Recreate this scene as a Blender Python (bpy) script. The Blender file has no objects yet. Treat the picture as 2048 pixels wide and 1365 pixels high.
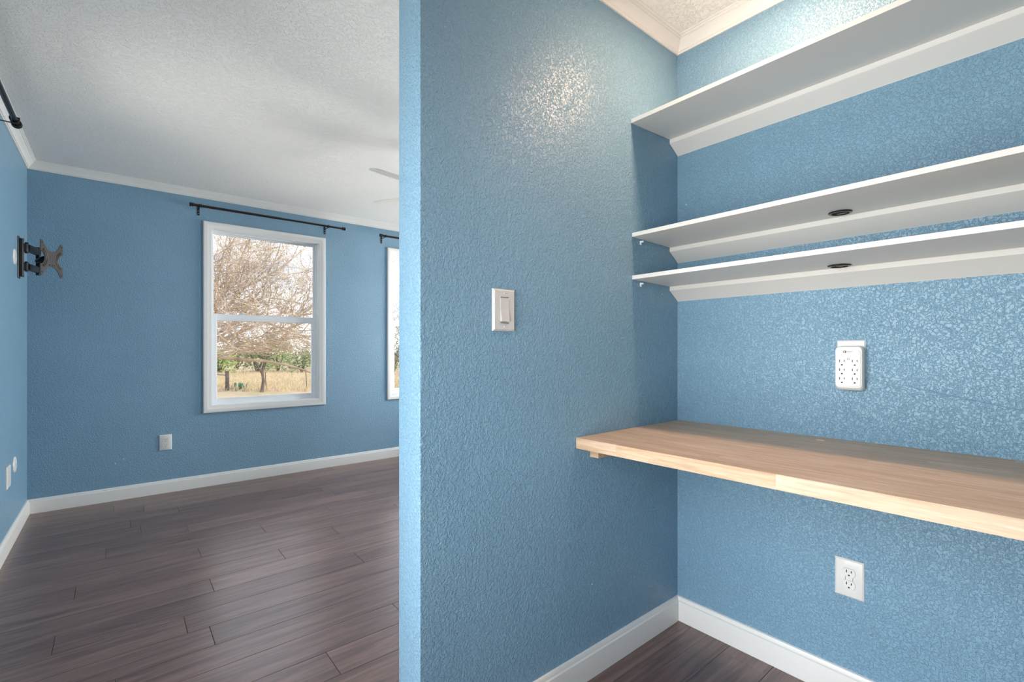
import bpy, bmesh, math, random
from mathutils import Vector, Matrix
R = math.radians
random.seed(7)
S = bpy.context.scene
COL = S.collection

# ------------------------------------------------------------------ camera, sky, sun, light, exposure
cam_d = bpy.data.cameras.new('camera')
cam_d.sensor_width = 36.0
cam_d.lens = 36.0 * 952.0 / 2048.0
cam_d.shift_y = 15.0 / 2048.0
cam_d.clip_start = 0.03
cam_d.clip_end = 2000
cam = bpy.data.objects.new('camera', cam_d)
cam.location = (0, 0, 1.137)
cam.rotation_euler = (R(90), 0, R(50.35 - 90))
COL.objects.link(cam)
S.camera = cam

S.view_settings.view_transform = 'Standard'
S.view_settings.look = 'None'
S.view_settings.gamma = 1.0
S.view_settings.use_curve_mapping = False
S.view_settings.exposure = 0.34

world = bpy.data.worlds.new('sky')
S.world = world
world.use_nodes = True
nt = world.node_tree
nt.nodes.clear()
def N(nt, t, **kw):
    n = nt.nodes.new(t)
    for k, v in kw.items():
        setattr(n, k, v)
    return n
def ramp(nt, stops, interp='LINEAR'):
    n = nt.nodes.new('ShaderNodeValToRGB')
    e = n.color_ramp.elements
    n.color_ramp.interpolation = interp
    while len(e) < len(stops):
        e.new(0.5)
    for i, (p, c) in enumerate(stops):
        e[i].position = p
        e[i].color = (c[0], c[1], c[2], 1) if not isinstance(c, (int, float)) else (c, c, c, 1)
    return n
# broken white cloud over pale blue, the same all round the horizon
tc = N(nt, 'ShaderNodeTexCoord')
sep = N(nt, 'ShaderNodeSeparateXYZ')
nt.links.new(tc.outputs['Generated'], sep.inputs[0])
grad = ramp(nt, [(0.0, (0.62, 0.78, 0.95)), (0.35, (0.30, 0.52, 0.90)), (1.0, (0.16, 0.36, 0.80))])
nt.links.new(sep.outputs['Z'], grad.inputs[0])
mp = N(nt, 'ShaderNodeMapping')
mp.inputs['Scale'].default_value = (2.2, 2.2, 6.0)
mp.inputs['Location'].default_value = (0.35, 0.1, 0.2)
nt.links.new(tc.outputs['Generated'], mp.inputs[0])
nz = N(nt, 'ShaderNodeTexNoise')
nz.inputs['Scale'].default_value = 1.6
nz.inputs['Detail'].default_value = 7
nz.inputs['Roughness'].default_value = 0.55
nt.links.new(mp.outputs[0], nz.inputs['Vector'])
cr = ramp(nt, [(0.44, 0.0), (0.60, 1.0)])
nt.links.new(nz.outputs[0], cr.inputs[0])
mx = N(nt, 'ShaderNodeMix', data_type='RGBA')
nt.links.new(cr.outputs[0], mx.inputs[0])
nt.links.new(grad.outputs[0], mx.inputs[6])
mx.inputs[7].default_value = (1.25, 1.27, 1.32, 1)
bg = N(nt, 'ShaderNodeBackground')
bg.inputs['Strength'].default_value = 2.15
nt.links.new(mx.outputs[2], bg.inputs[0])
wo = N(nt, 'ShaderNodeOutputWorld')
nt.links.new(bg.outputs[0], wo.inputs[0])

sun_d = bpy.data.lights.new('sun', 'SUN')
sun_d.energy = 2.7
sun_d.angle = R(0.6)
sun_d.color = (1.0, 0.93, 0.82)
sun = bpy.data.objects.new('sun', sun_d)
sun.rotation_euler = (R(48), 0, R(35))      # from behind the house, high: no beam enters the windows
COL.objects.link(sun)

def area(name, loc, rot, sx, sy, power, color):
    d = bpy.data.lights.new(name, 'AREA')
    d.shape = 'RECTANGLE'; d.size = sx; d.size_y = sy
    d.energy = power; d.color = color
    o = bpy.data.objects.new(name, d)
    o.location = loc; o.rotation_euler = rot
    COL.objects.link(o)
    return o
# area lamps added outside the left-hand patio door and window, boosting the daylight
FILL_TINT = (1.0, 0.965, 0.92)
area('fill_lamp_door', (-0.615, 0.70, 1.03), (R(90), 0, R(-90)), 1.95, 2.0, 76, FILL_TINT)
area('fill_lamp_window', (-0.615, 2.923, 1.40), (R(90), 0, R(-90)), 0.86, 1.46, 24, FILL_TINT)
for yy in (1.943, 3.903):  # lamps added outside the unseen side windows to brighten the bedroom
    area('fill_lamp_right', (3.94, yy, 1.40), (R(90), 0, R(90)), 0.86, 1.46, 94, FILL_TINT)

# ------------------------------------------------------------------ dimensions (metres)
PX0, PY0, PY1 = 0.603, 1.100, 1.223       # partition: end face, near face, far face
DX = 1.818                                 # desk wall
FY = 4.635                                 # wall with the windows
LX = -0.478                                # left-hand wall
RX = 3.80                                  # far side of the bedroom
BY = -2.00                                 # wall behind the camera
CZ = 2.427                                 # ceiling
CB = 2.371                                 # underside of crown moulding
WT = 0.12
GZ = -0.62                                 # ground outside

# ------------------------------------------------------------------ material helpers
MATS = {}
def principled(name, color=(0.8, 0.8, 0.8), rough=0.5, spec=0.5, metal=0.0):
    m = bpy.data.materials.new(name)
    m.use_nodes = True
    b = m.node_tree.nodes['Principled BSDF']
    b.inputs['Base Color'].default_value = (*color, 1)
    b.inputs['Roughness'].default_value = rough
    b.inputs['Specular IOR Level'].default_value = spec
    b.inputs['Metallic'].default_value = metal
    MATS[name] = m
    return m, m.node_tree, b
def noise_color(nt, b, c0, c1, scale, coord='Object', stretch=(1, 1, 1), detail=3, p=(0.35, 0.65)):
    t = N(nt, 'ShaderNodeTexCoord')
    m = N(nt, 'ShaderNodeMapping'); m.inputs['Scale'].default_value = stretch
    n = N(nt, 'ShaderNodeTexNoise'); n.inputs['Scale'].default_value = scale; n.inputs['Detail'].default_value = detail
    r = ramp(nt, [(p[0], c0), (p[1], c1)])
    nt.links.new(t.outputs[coord], m.inputs[0]); nt.links.new(m.outputs[0], n.inputs['Vector'])
    nt.links.new(n.outputs[0], r.inputs[0]); nt.links.new(r.outputs[0], b.inputs['Base Color'])
    return t, m, n, r
def knockdown(nt, b, scale, dist, strength=1.0, lo=0.42, hi=0.60):
    # flattened splatter: soft islands with a plateau, plus a fine roller nap
    t = N(nt, 'ShaderNodeTexCoord')
    w = N(nt, 'ShaderNodeTexNoise'); w.inputs['Scale'].default_value = scale * 0.55; w.inputs['Detail'].default_value = 2
    n = N(nt, 'ShaderNodeTexNoise'); n.inputs['Scale'].default_value = scale; n.inputs['Detail'].default_value = 3
    n.inputs['Roughness'].default_value = 0.6; n.inputs['Distortion'].default_value = 0.6
    f = N(nt, 'ShaderNodeTexNoise'); f.inputs['Scale'].default_value = scale * 3.2; f.inputs['Detail'].default_value = 1
    for q in (n, f, w):
        nt.links.new(t.outputs['Object'], q.inputs['Vector'])
    r = ramp(nt, [(lo, 0.0), (hi, 1.0)], 'EASE')
    nt.links.new(n.outputs[0], r.inputs[0])
    a = N(nt, 'ShaderNodeMath', operation='MULTIPLY_ADD')
    nt.links.new(f.outputs[0], a.inputs[0]); a.inputs[1].default_value = 0.35
    nt.links.new(r.outputs[0], a.inputs[2])
    a2 = N(nt, 'ShaderNodeMath', operation='MULTIPLY_ADD')
    nt.links.new(w.outputs[0], a2.inputs[0]); a2.inputs[1].default_value = 0.6
    nt.links.new(a.outputs[0], a2.inputs[2])
    bp = N(nt, 'ShaderNodeBump'); bp.inputs['Distance'].default_value = dist; bp.inputs['Strength'].default_value = strength
    nt.links.new(a2.outputs[0], bp.inputs['Height']); nt.links.new(bp.outputs[0], b.inputs['Normal'])

m, t_, b = principled('blue_paint', (0.180, 0.330, 0.465), 0.38, 0.6)
noise_color(t_, b, (0.175, 0.322, 0.455), (0.186, 0.338, 0.475), 3.0)
knockdown(t_, b, 125, 0.0014)
m, t_, b = principled('ceiling_paint', (0.80, 0.80, 0.79), 0.75, 0.25)
knockdown(t_, b, 95, 0.0018, 1.0, 0.48, 0.62)
principled('white_trim', (0.71, 0.705, 0.695), 0.30, 0.5)
principled('white_vinyl', (0.80, 0.83, 0.86), 0.32, 0.5)
principled('white_plastic', (0.66, 0.655, 0.65), 0.28, 0.5)
principled('shelf_white', (0.68, 0.675, 0.665), 0.42, 0.4)
principled('slot_dark', (0.012, 0.011, 0.011), 0.6, 0.3)
principled('print_grey', (0.10, 0.10, 0.11), 0.6, 0.2)
principled('print_light', (0.38, 0.38, 0.40), 0.6, 0.2)
principled('black_plastic', (0.012, 0.012, 0.013), 0.22, 0.5)
principled('bronze_metal', (0.020, 0.015, 0.014), 0.34, 0.6, 0.4)
principled('bracket_black', (0.010, 0.010, 0.012), 0.45, 0.5)
principled('mount_black', (0.016, 0.014, 0.015), 0.40, 0.5)
principled('mount_grey', (0.080, 0.072, 0.069), 0.38, 0.5, 0.3)
principled('clear_plastic', (0.62, 0.72, 0.80), 0.15, 0.6)
principled('fan_white', (0.60, 0.59, 0.57), 0.45, 0.4)
principled('steel', (0.6, 0.6, 0.62), 0.3, 0.5, 1.0)
principled('subfloor', (0.010, 0.008, 0.008), 0.8, 0.2)
principled('scuff', (0.62, 0.70, 0.76), 0.6, 0.3)

# glass: clear thin pane, a weak mirror on its surface
m = bpy.data.materials.new('glass'); m.use_nodes = True; MATS['glass'] = m
g = m.node_tree; g.nodes.clear()
o_ = N(g, 'ShaderNodeOutputMaterial'); mixs = N(g, 'ShaderNodeMixShader')
tr = N(g, 'ShaderNodeBsdfTransparent'); tr.inputs[0].default_value = (0.95, 0.965, 0.96, 1)
gl = N(g, 'ShaderNodeBsdfGlossy'); gl.inputs['Roughness'].default_value = 0.01
fr = N(g, 'ShaderNodeFresnel'); fr.inputs[0].default_value = 1.45
g.links.new(fr.outputs[0], mixs.inputs[0]); g.links.new(tr.outputs[0], mixs.inputs[1]); g.links.new(gl.outputs[0], mixs.inputs[2])
g.links.new(mixs.outputs[0], o_.inputs[0])

def emissive(name, color, strength):
    m = bpy.data.materials.new(name); m.use_nodes = True; MATS[name] = m
    b = m.node_tree.nodes['Principled BSDF']
    b.inputs['Base Color'].default_value = (0.9, 0.9, 0.88, 1)
    b.inputs['Emission Color'].default_value = (*color, 1)
    b.inputs['Emission Strength'].default_value = strength
emissive('lamp_warm', (1.0, 0.80, 0.62), 6.0)
principled('lamp_bowl', (0.80, 0.79, 0.76), 0.35, 0.5)

def wood(name, stops, along, rough, spec, grain_dark, bump, rnd=1.0, fine=1.0):
    """planks or staves: tone from the piece's own random value, grain stretched along one axis"""
    m, nt, b = principled(name, (0.5, 0.4, 0.3), rough, spec)
    oi = N(nt, 'ShaderNodeObjectInfo')
    t = N(nt, 'ShaderNodeTexCoord')
    off = N(nt, 'ShaderNodeVectorMath', operation='SCALE'); off.inputs['Scale'].default_value = 37.0
    cmb = N(nt, 'ShaderNodeCombineXYZ')
    for i in range(3):
        nt.links.new(oi.outputs['Random'], cmb.inputs[i])
    nt.links.new(cmb.outputs[0], off.inputs[0])
    ad = N(nt, 'ShaderNodeVectorMath', operation='ADD')
    nt.links.new(t.outputs['Object'], ad.inputs[0]); nt.links.new(off.outputs[0], ad.inputs[1])
    mp = N(nt, 'ShaderNodeMapping')
    s = [1, 1, 1]; s[along] = 0.06
    mp.inputs['Scale'].default_value = s
    nt.links.new(ad.outputs[0], mp.inputs[0])
    n1 = N(nt, 'ShaderNodeTexNoise'); n1.inputs['Scale'].default_value = 55 * fine; n1.inputs['Detail'].default_value = 5; n1.inputs['Roughness'].default_value = 0.65
    n1.inputs['Distortion'].default_value = 0.8
    n2 = N(nt, 'ShaderNodeTexNoise'); n2.inputs['Scale'].default_value = 260 * fine; n2.inputs['Detail'].default_value = 2
    for n in (n1, n2):
        nt.links.new(mp.outputs[0], n.inputs['Vector'])
    tone = ramp(nt, stops)
    nt.links.new(oi.outputs['Random'], tone.inputs[0])
    g1 = ramp(nt, [(0.38, grain_dark), (0.62, (1, 1, 1))])
    nt.links.new(n1.outputs[0], g1.inputs[0])
    g2 = ramp(nt, [(0.35, (0.86, 0.85, 0.84)), (0.6, (1, 1, 1))])
    nt.links.new(n2.outputs[0], g2.inputs[0])
    mA = N(nt, 'ShaderNodeMix', data_type='RGBA', blend_type='MULTIPLY'); mA.inputs[0].default_value = 1
    mB = N(nt, 'ShaderNodeMix', data_type='RGBA', blend_type='MULTIPLY'); mB.inputs[0].default_value = 1
    nt.links.new(tone.outputs[0], mA.inputs[6]); nt.links.new(g1.outputs[0], mA.inputs[7])
    nt.links.new(mA.outputs[2], mB.inputs[6]); nt.links.new(g2.outputs[0], mB.inputs[7])
    nt.links.new(mB.outputs[2], b.inputs['Base Color'])
    bp = N(nt, 'ShaderNodeBump'); bp.inputs['Distance'].default_value = bump; bp.inputs['Strength'].default_value = 0.6
    nt.links.new(n2.outputs[0], bp.inputs['Height']); nt.links.new(bp.outputs[0], b.inputs['Normal'])
    return m
wood('floor_plank', [(0, (0.175, 0.105, 0.090)), (0.5, (0.205, 0.124, 0.106)), (1, (0.235, 0.146, 0.124))], 0, 0.30, 1.0,
     (0.50, 0.45, 0.44), 0.0006, fine=0.7)
wood('butcher_block', [(0, (0.60, 0.435, 0.305)), (0.3, (0.635, 0.475, 0.345)), (0.7, (0.66, 0.50, 0.37)), (1, (0.68, 0.525, 0.395))], 1, 0.45, 0.4,
     (0.82, 0.74, 0.66), 0.0002)
# outdoors
def bark(name, c0, c1, scale):
    m, nt, b = principled(name, c0, 0.9, 0.1)
    noise_color(nt, b, c0, c1, scale)
bark('branch_tan', (0.36, 0.26, 0.18), (0.72, 0.57, 0.43), 2.2)
bark('branch_dark', (0.10, 0.07, 0.05), (0.22, 0.16, 0.12), 4.0)
bark('post_wood', (0.09, 0.065, 0.055), (0.17, 0.13, 0.11), 9.0)
bark('leaf_yellow', (0.46, 0.44, 0.14), (0.62, 0.56, 0.26), 6.0)
bark('leaf_olive', (0.20, 0.24, 0.09), (0.36, 0.37, 0.17), 0.9)
bark('leaf_tan', (0.34, 0.28, 0.16), (0.48, 0.40, 0.26), 0.9)
bark('leaf_green', (0.30, 0.36, 0.10), (0.44, 0.48, 0.18), 0.9)
bark('grass_dry', (0.44, 0.33, 0.18), (0.58, 0.45, 0.27), 1.5)
bark('cactus', (0.10, 0.20, 0.11), (0.18, 0.28, 0.16), 12.0)
m, nt, b = principled('ground', (0.5, 0.35, 0.2), 0.95, 0.05)
t = N(nt, 'ShaderNodeTexCoord')
n1 = N(nt, 'ShaderNodeTexNoise'); n1.inputs['Scale'].default_value = 0.35; n1.inputs['Detail'].default_value = 6
n2 = N(nt, 'ShaderNodeTexNoise'); n2.inputs['Scale'].default_value = 3.0; n2.inputs['Detail'].default_value = 5
for n in (n1, n2):
    nt.links.new(t.outputs['Object'], n.inputs['Vector'])
r1 = ramp(nt, [(0.36, (0.40, 0.31, 0.16)), (0.5, (0.52, 0.36, 0.21)), (0.66, (0.62, 0.40, 0.24))])
r2 = ramp(nt, [(0.3, (0.78, 0.78, 0.76)), (0.7, (1, 1, 1))])
nt.links.new(n1.outputs[0], r1.inputs[0]); nt.links.new(n2.outputs[0], r2.inputs[0])
mm = N(nt, 'ShaderNodeMix', data_type='RGBA', blend_type='MULTIPLY'); mm.inputs[0].default_value = 1
nt.links.new(r1.outputs[0], mm.inputs[6]); nt.links.new(r2.outputs[0], mm.inputs[7]); nt.links.new(mm.outputs[2], b.inputs['Base Color'])
principled('siding', (0.45, 0.43, 0.40), 0.7, 0.3)

# ------------------------------------------------------------------ mesh helpers
def BM():
    return bmesh.new()
def box(bm, x0, x1, y0, y1, z0, z1, bev=0.0, seg=2):
    r = bmesh.ops.create_cube(bm, size=1.0)
    vs = r['verts']
    for v in vs:
        v.co = Vector(((x0 + x1) / 2 + v.co.x * (x1 - x0), (y0 + y1) / 2 + v.co.y * (y1 - y0), (z0 + z1) / 2 + v.co.z * (z1 - z0)))
    if bev:
        es = list({e for v in vs for e in v.link_edges})
        bmesh.ops.bevel(bm, geom=es, offset=bev, segments=seg, affect='EDGES', profile=0.5)
def prism(bm, poly, axis, a0, a1):
    """extrude a polygon; axis 0: poly=(y,z), 1: (x,z), 2: (x,y)"""
    def P(p, a):
        return {0: (a, p[0], p[1]), 1: (p[0], a, p[1]), 2: (p[0], p[1], a)}[axis]
    A = [bm.verts.new(P(p, a0)) for p in poly]
    B = [bm.verts.new(P(p, a1)) for p in poly]
    n = len(poly)
    bm.faces.new(A); bm.faces.new(B[::-1])
    for i in range(n):
        bm.faces.new((A[i], B[i], B[(i + 1) % n], A[(i + 1) % n]))
def sweep(bm, prof, p0, p1, out, m0=0.0, m1=0.0):
    """straight moulding: prof=(distance from wall, height); out=unit vector off the wall; m0/m1 = +1 inside mitre, -1 outside mitre"""
    p0 = Vector((*p0, 0)); p1 = Vector((*p1, 0)); d = (p1 - p0).normalized(); out = Vector((*out, 0))
    A = [bm.verts.new(p0 + out * a + d * a * m0 + Vector((0, 0, h))) for a, h in prof]
    B = [bm.verts.new(p1 + out * a - d * a * m1 + Vector((0, 0, h))) for a, h in prof]
    n = len(prof)
    bm.faces.new(A); bm.faces.new(B[::-1])
    for i in range(n):
        bm.faces.new((A[i], B[i], B[(i + 1) % n], A[(i + 1) % n]))
def frame(bm, u0, u1, z0, z1, prof):
    """mitred rectangular frame in the plane of a wall; prof = closed list of (inset, depth), depth > 0 to the outside"""
    L = []
    for i, d in prof:
        L.append([bm.verts.new(c) for c in ((u0 + i, d, z0 + i), (u1 - i, d, z0 + i), (u1 - i, d, z1 - i), (u0 + i, d, z1 - i))])
    n = len(prof)
    for k in range(n):
        a, c = L[k], L[(k + 1) % n]
        for j in range(4):
            bm.faces.new((a[j], a[(j + 1) % 4], c[(j + 1) % 4], c[j]))
def ortho(d):
    d = d.normalized()
    u = d.cross(Vector((0, 0, 1)))
    if u.length < 1e-3:
        u = d.cross(Vector((1, 0, 0)))
    u.normalize()
    return u, d.cross(u).normalized()
def tube(bm, pts, rad, n=8, caps=True):
    pts = [Vector(p) for p in pts]
    if isinstance(rad, (int, float)):
        rad = [rad] * len(pts)
    rings = []
    u, v = ortho(pts[1] - pts[0])
    for i, p in enumerate(pts):
        d = (pts[min(i + 1, len(pts) - 1)] - pts[max(i - 1, 0)]).normalized()
        u = (u - d * u.dot(d))
        if u.length < 1e-4:
            u, _ = ortho(d)
        u.normalize(); v = d.cross(u)
        rings.append([bm.verts.new(p + (u * math.cos(2 * math.pi * k / n) + v * math.sin(2 * math.pi * k / n)) * rad[i]) for k in range(n)])
    for a, c in zip(rings, rings[1:]):
        for k in range(n):
            bm.faces.new((a[k], a[(k + 1) % n], c[(k + 1) % n], c[k]))
    if caps:
        bm.faces.new(rings[0][::-1]); bm.faces.new(rings[-1])
def lathe(bm, prof, origin=(0, 0, 0), axis=(0, 0, 1), n=32, closed=False):
    """prof = (radius, height along axis)"""
    o = Vector(origin); a = Vector(axis).normalized(); u, v = ortho(a)
    rings = []
    for r, h in prof:
        if r < 1e-6:
            rings.append([bm.verts.new(o + a * h)])
        else:
            rings.append([bm.verts.new(o + a * h + (u * math.cos(2 * math.pi * k / n) + v * math.sin(2 * math.pi * k / n)) * r) for k in range(n)])
    pairs = list(zip(rings, rings[1:])) + ([(rings[-1], rings[0])] if closed else [])
    for A, B in pairs:
        for k in range(n):
            k2 = (k + 1) % n
            if len(A) == 1:
                bm.faces.new((A[0], B[k2], B[k]))
            elif len(B) == 1:
                bm.faces.new((A[k], A[k2], B[0]))
            else:
                bm.faces.new((A[k], A[k2], B[k2], B[k]))
def finish(name, bm, mat, smooth=True):
    bmesh.ops.recalc_face_normals(bm, faces=bm.faces[:])
    me = bpy.data.meshes.new(name)
    bm.to_mesh(me); bm.free()
    me.materials.append(MATS[mat] if isinstance(mat, str) else mat)
    if smooth:
        for p in me.polygons:
            p.use_smooth = True
        me.set_sharp_from_angle(angle=R(32))
    return me
def obj(name, me, parent=None, loc=None, rot=None):
    o = bpy.data.objects.new(name, me)
    COL.objects.link(o)
    if parent:
        o.parent = parent
    if loc is not None:
        o.location = loc
    if rot is not None:
        o.rotation_euler = rot
    return o
def part(name, bm, mat, parent, label=None, smooth=True):
    o = obj(name, finish(name, bm, mat, smooth), parent)
    if label:
        o['label'] = label
    return o
def tag(o, label, cat=None, group=None, kind=None):
    o['label'] = label
    if cat:
        o['category'] = cat
    if group:
        o['group'] = group
    if kind:
        o['kind'] = kind
    return o
def thing(name, label, cat, loc=(0, 0, 0), rot=(0, 0, 0), group=None, kind=None):
    o = bpy.data.objects.new(name, None)
    o.empty_display_size = 0.05
    COL.objects.link(o)
    o.location = loc; o.rotation_euler = rot
    return tag(o, label, cat, group, kind)
def struct(name, bm, mat, label, smooth=False):
    return tag(obj(name, finish(name, bm, mat, smooth)), label, name.split('_')[0], None, 'structure')

# ------------------------------------------------------------------ the shell
def wall_boxes(bm, a0, a1, z0, z1, holes, put):
    """tile a wall a0..a1 x z0..z1 with boxes around rectangular holes (a0,a1,z0,z1)"""
    holes = sorted(holes)
    x = a0
    for h in holes:
        put(bm, x, h[0], z0, z1)
        if h[2] > z0:
            put(bm, h[0], h[1], z0, h[2])
        put(bm, h[0], h[1], h[3], z1)
        x = h[1]
    put(bm, x, a1, z0, z1)
IN = 0.052                                   # the casing laps the opening by this much
W1 = (0.540, 1.526, 0.603, 2.189)
W2 = (2.156, 3.142, 0.603, 2.187)
W4 = (1.450, 2.436, 0.603, 2.189)            # two added unseen to light the bedroom, wall behind the partition, along y
W5 = (3.410, 4.396, 0.603, 2.189)
W3 = (2.430, 3.416, 0.603, 2.189)            # in the left-hand wall, along y
D1 = (-0.30, 1.70, 0.0, 2.06)
def hole(w):
    return (w[0] + IN, w[1] - IN, w[2] + IN, w[3] - IN)
bm = BM()
wall_boxes(bm, LX - WT, RX + WT, 0.0, CZ, [hole(W1), hole(W2)], lambda bm, a, c, z0, z1: box(bm, a, c, FY, FY + WT, z0, z1))
struct('wall_far', bm, 'blue_paint', 'textured blue wall holding the two white-framed windows')
bm = BM()
wall_boxes(bm, BY, FY, 0.0, CZ, [(D1[0], D1[1], 0.0, D1[3]), hole(W3)], lambda bm, a, c, z0, z1: box(bm, LX - WT, LX, a, c, z0, z1) if z1 > z0 else None)
struct('wall_left', bm, 'blue_paint', 'textured blue wall carrying the black swivel bracket')
bm = BM()
box(bm, PX0, RX, PY0, PY1, 0, CZ, 0.004, 2)
struct('wall_partition', bm, 'blue_paint', 'textured blue partition wall with the light switch, its end facing out', True)
bm = BM()
box(bm, DX, DX + WT, BY, PY0, 0, CZ)
struct('wall_desk', bm, 'blue_paint', 'textured blue wall behind the shelves and desk')
bm = BM()
box(bm, 1.10, DX, -0.74, -0.62, 0, CZ)
struct('wall_nook', bm, 'blue_paint', 'short blue wall closing the far end of the desk nook')
bm = BM()
wall_boxes(bm, PY1, FY, 0.0, CZ, [hole(W4), hole(W5)], lambda bm, a, c, z0, z1: box(bm, RX, RX + WT, a, c, z0, z1))
struct('wall_right', bm, 'blue_paint', 'blue wall closing the bedroom behind the partition')
bm = BM()
box(bm, LX - WT, DX + WT, BY - WT, BY, 0, CZ)
struct('wall_back', bm, 'blue_paint', 'blue wall closing the room opposite the windows')
bm = BM()
box(bm, LX - WT, RX + WT, BY - WT, FY + WT, CZ, CZ + 0.14)
struct('ceiling', bm, 'ceiling_paint', 'white ceiling with splatter texture')

# floor: each plank its own board, laid along x, seams every 157.5 mm
bm = BM()
box(bm, LX - WT, RX + WT, BY - WT, FY + WT, -0.10, -0.0095)
floor = struct('floor', bm, 'subfloor', 'dark brown wood plank floor')
PW, PL, G = 0.1575, 1.20, 0.0009
known = {}
for yc, x in ((2.368, .216), (2.21, .289), (2.68, .349), (3.15, .352), (3.63, .341), (2.523, -.189), (2.997, -.152), (3.478, -.05), (3.30, .707),
              (2.84, .70), (1.90, .942), (1.735, .60), (4.57, .363), (4.41, -.02), (3.94, .065), (4.10, .33), (0.79, 1.743), (2.05, -.006)):
    known[math.floor((yc - 2.288) / PW)] = x
def plank_mesh(w, l):
    bm = BM(); c = 0.0017
    box(bm, 0, l, 0, w, -0.0095, 0.0)
    top = [v for v in bm.verts if v.co.z > -0.001]
    bm.faces.ensure_lookup_table()
    tf = [f for f in bm.faces if f.normal.z > 0.5]
    r = bmesh.ops.inset_region(bm, faces=tf, thickness=c, depth=0.0)
    for v in bm.verts:
        if v.co.z > -0.001 and (v.co.x < c * .5 or v.co.x > l - c * .5 or v.co.y < c * .5 or v.co.y > w - c * .5):
            v.co.z = -c * 0.9
    return finish('plank', bm, 'floor_plank', False)
cache = {}
k0 = math.floor((BY - 2.288) / PW); k1 = math.ceil((FY - 2.288) / PW)
for k in range(k0, k1):
    y0 = max(2.288 + k * PW, BY); y1 = min(2.288 + (k + 1) * PW, FY)
    if y1 - y0 < 0.01:
        continue
    xe = RX if y1 > PY1 else DX + 0.05
    off = known.get(k, random.uniform(-0.4, 0.8))
    x = off - PL * math.ceil((off - LX) / PL)
    while x < xe:
        a, c = max(x, LX), min(x + PL, xe)
        if c - a > 0.02:
            key = (round(y1 - y0, 4), round(c - a, 4))
            if key not in cache:
                cache[key] = plank_mesh(y1 - y0 - G, c - a - G)
            obj('plank', cache[key], floor, (a + G / 2, y0 + G / 2, 0))
        x += PL

# baseboards and crown moulding
BB = [(0, 0), (0.014, 0), (0.014, 0.078), (0.0135, 0.0805), (0.009, 0.0835), (0.0085, 0.092), (0.006, 0.0965), (0, 0.0985)]
CR = [(0, CB), (0.006, CB), (0.007, CB + .006), (0.012, CB + .008), (0.014, CB + .014), (0.020, CB + .024), (0.029, CB + .033), (0.034, CB + .0385), (0.0345, CB + .043),
      (0.040, CB + .0445), (0.041, CB + .0500), (0.047, CB + .0520), (0.048, CZ), (0, CZ)]
def moulding(name, prof, runs, label):
    bm = BM()
    for r in runs:
        sweep(bm, prof, *r)
    struct(name, bm, 'white_trim', label, True)
moulding('baseboard_far', BB, [((LX, FY), (RX, FY), (0, -1), 1, 1)], 'white baseboard below the windows')
moulding('baseboard_left', BB, [((LX, D1[1] + .07), (LX, FY), (1, 0), 0, 1), ((LX, BY), (LX, D1[0] - .07), (1, 0), 1, 0)], 'white baseboard below the black swivel bracket')
moulding('baseboard_partition', BB, [((PX0, PY0), (DX, PY0), (0, -1), -1, 1), ((PX0, PY0), (PX0, PY1), (-1, 0), -1, -1), ((PX0, PY1), (RX, PY1), (0, 1), -1, 1)],
         'white baseboard running round the partition wall')
moulding('baseboard_desk', BB, [((DX, -0.62), (DX, PY0), (-1, 0), 1, 1), ((1.10, -0.62), (DX, -0.62), (0, 1), -1, 1)], 'white baseboard under the desk')
moulding('baseboard_right', BB, [((RX, PY1), (RX, FY), (-1, 0), 1, 1)], 'white baseboard of the bedroom wall behind the partition')
moulding('trim_1', CR, [((LX, FY), (RX, FY), (0, -1), 1, 1)], 'white crown moulding above the windows')
moulding('trim_2', CR, [((LX, BY), (LX, FY), (1, 0), 1, 1)], 'white crown moulding above the black swivel bracket')
moulding('trim_3', CR, [((PX0, PY0), (DX, PY0), (0, -1), -1, 1), ((PX0, PY0), (PX0, PY1), (-1, 0), -1, -1), ((PX0, PY1), (RX, PY1), (0, 1), -1, 1)],
         'white crown moulding round the partition wall top')
moulding('trim_4', CR, [((DX, -0.62), (DX, PY0), (-1, 0), 1, 1), ((1.10, -0.62), (DX, -0.62), (0, 1), -1, 1)], 'white crown moulding above the shelves')
moulding('trim_5', CR, [((RX, PY1), (RX, FY), (-1, 0), 1, 1)], 'white crown moulding of the bedroom wall behind the partition')

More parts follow.
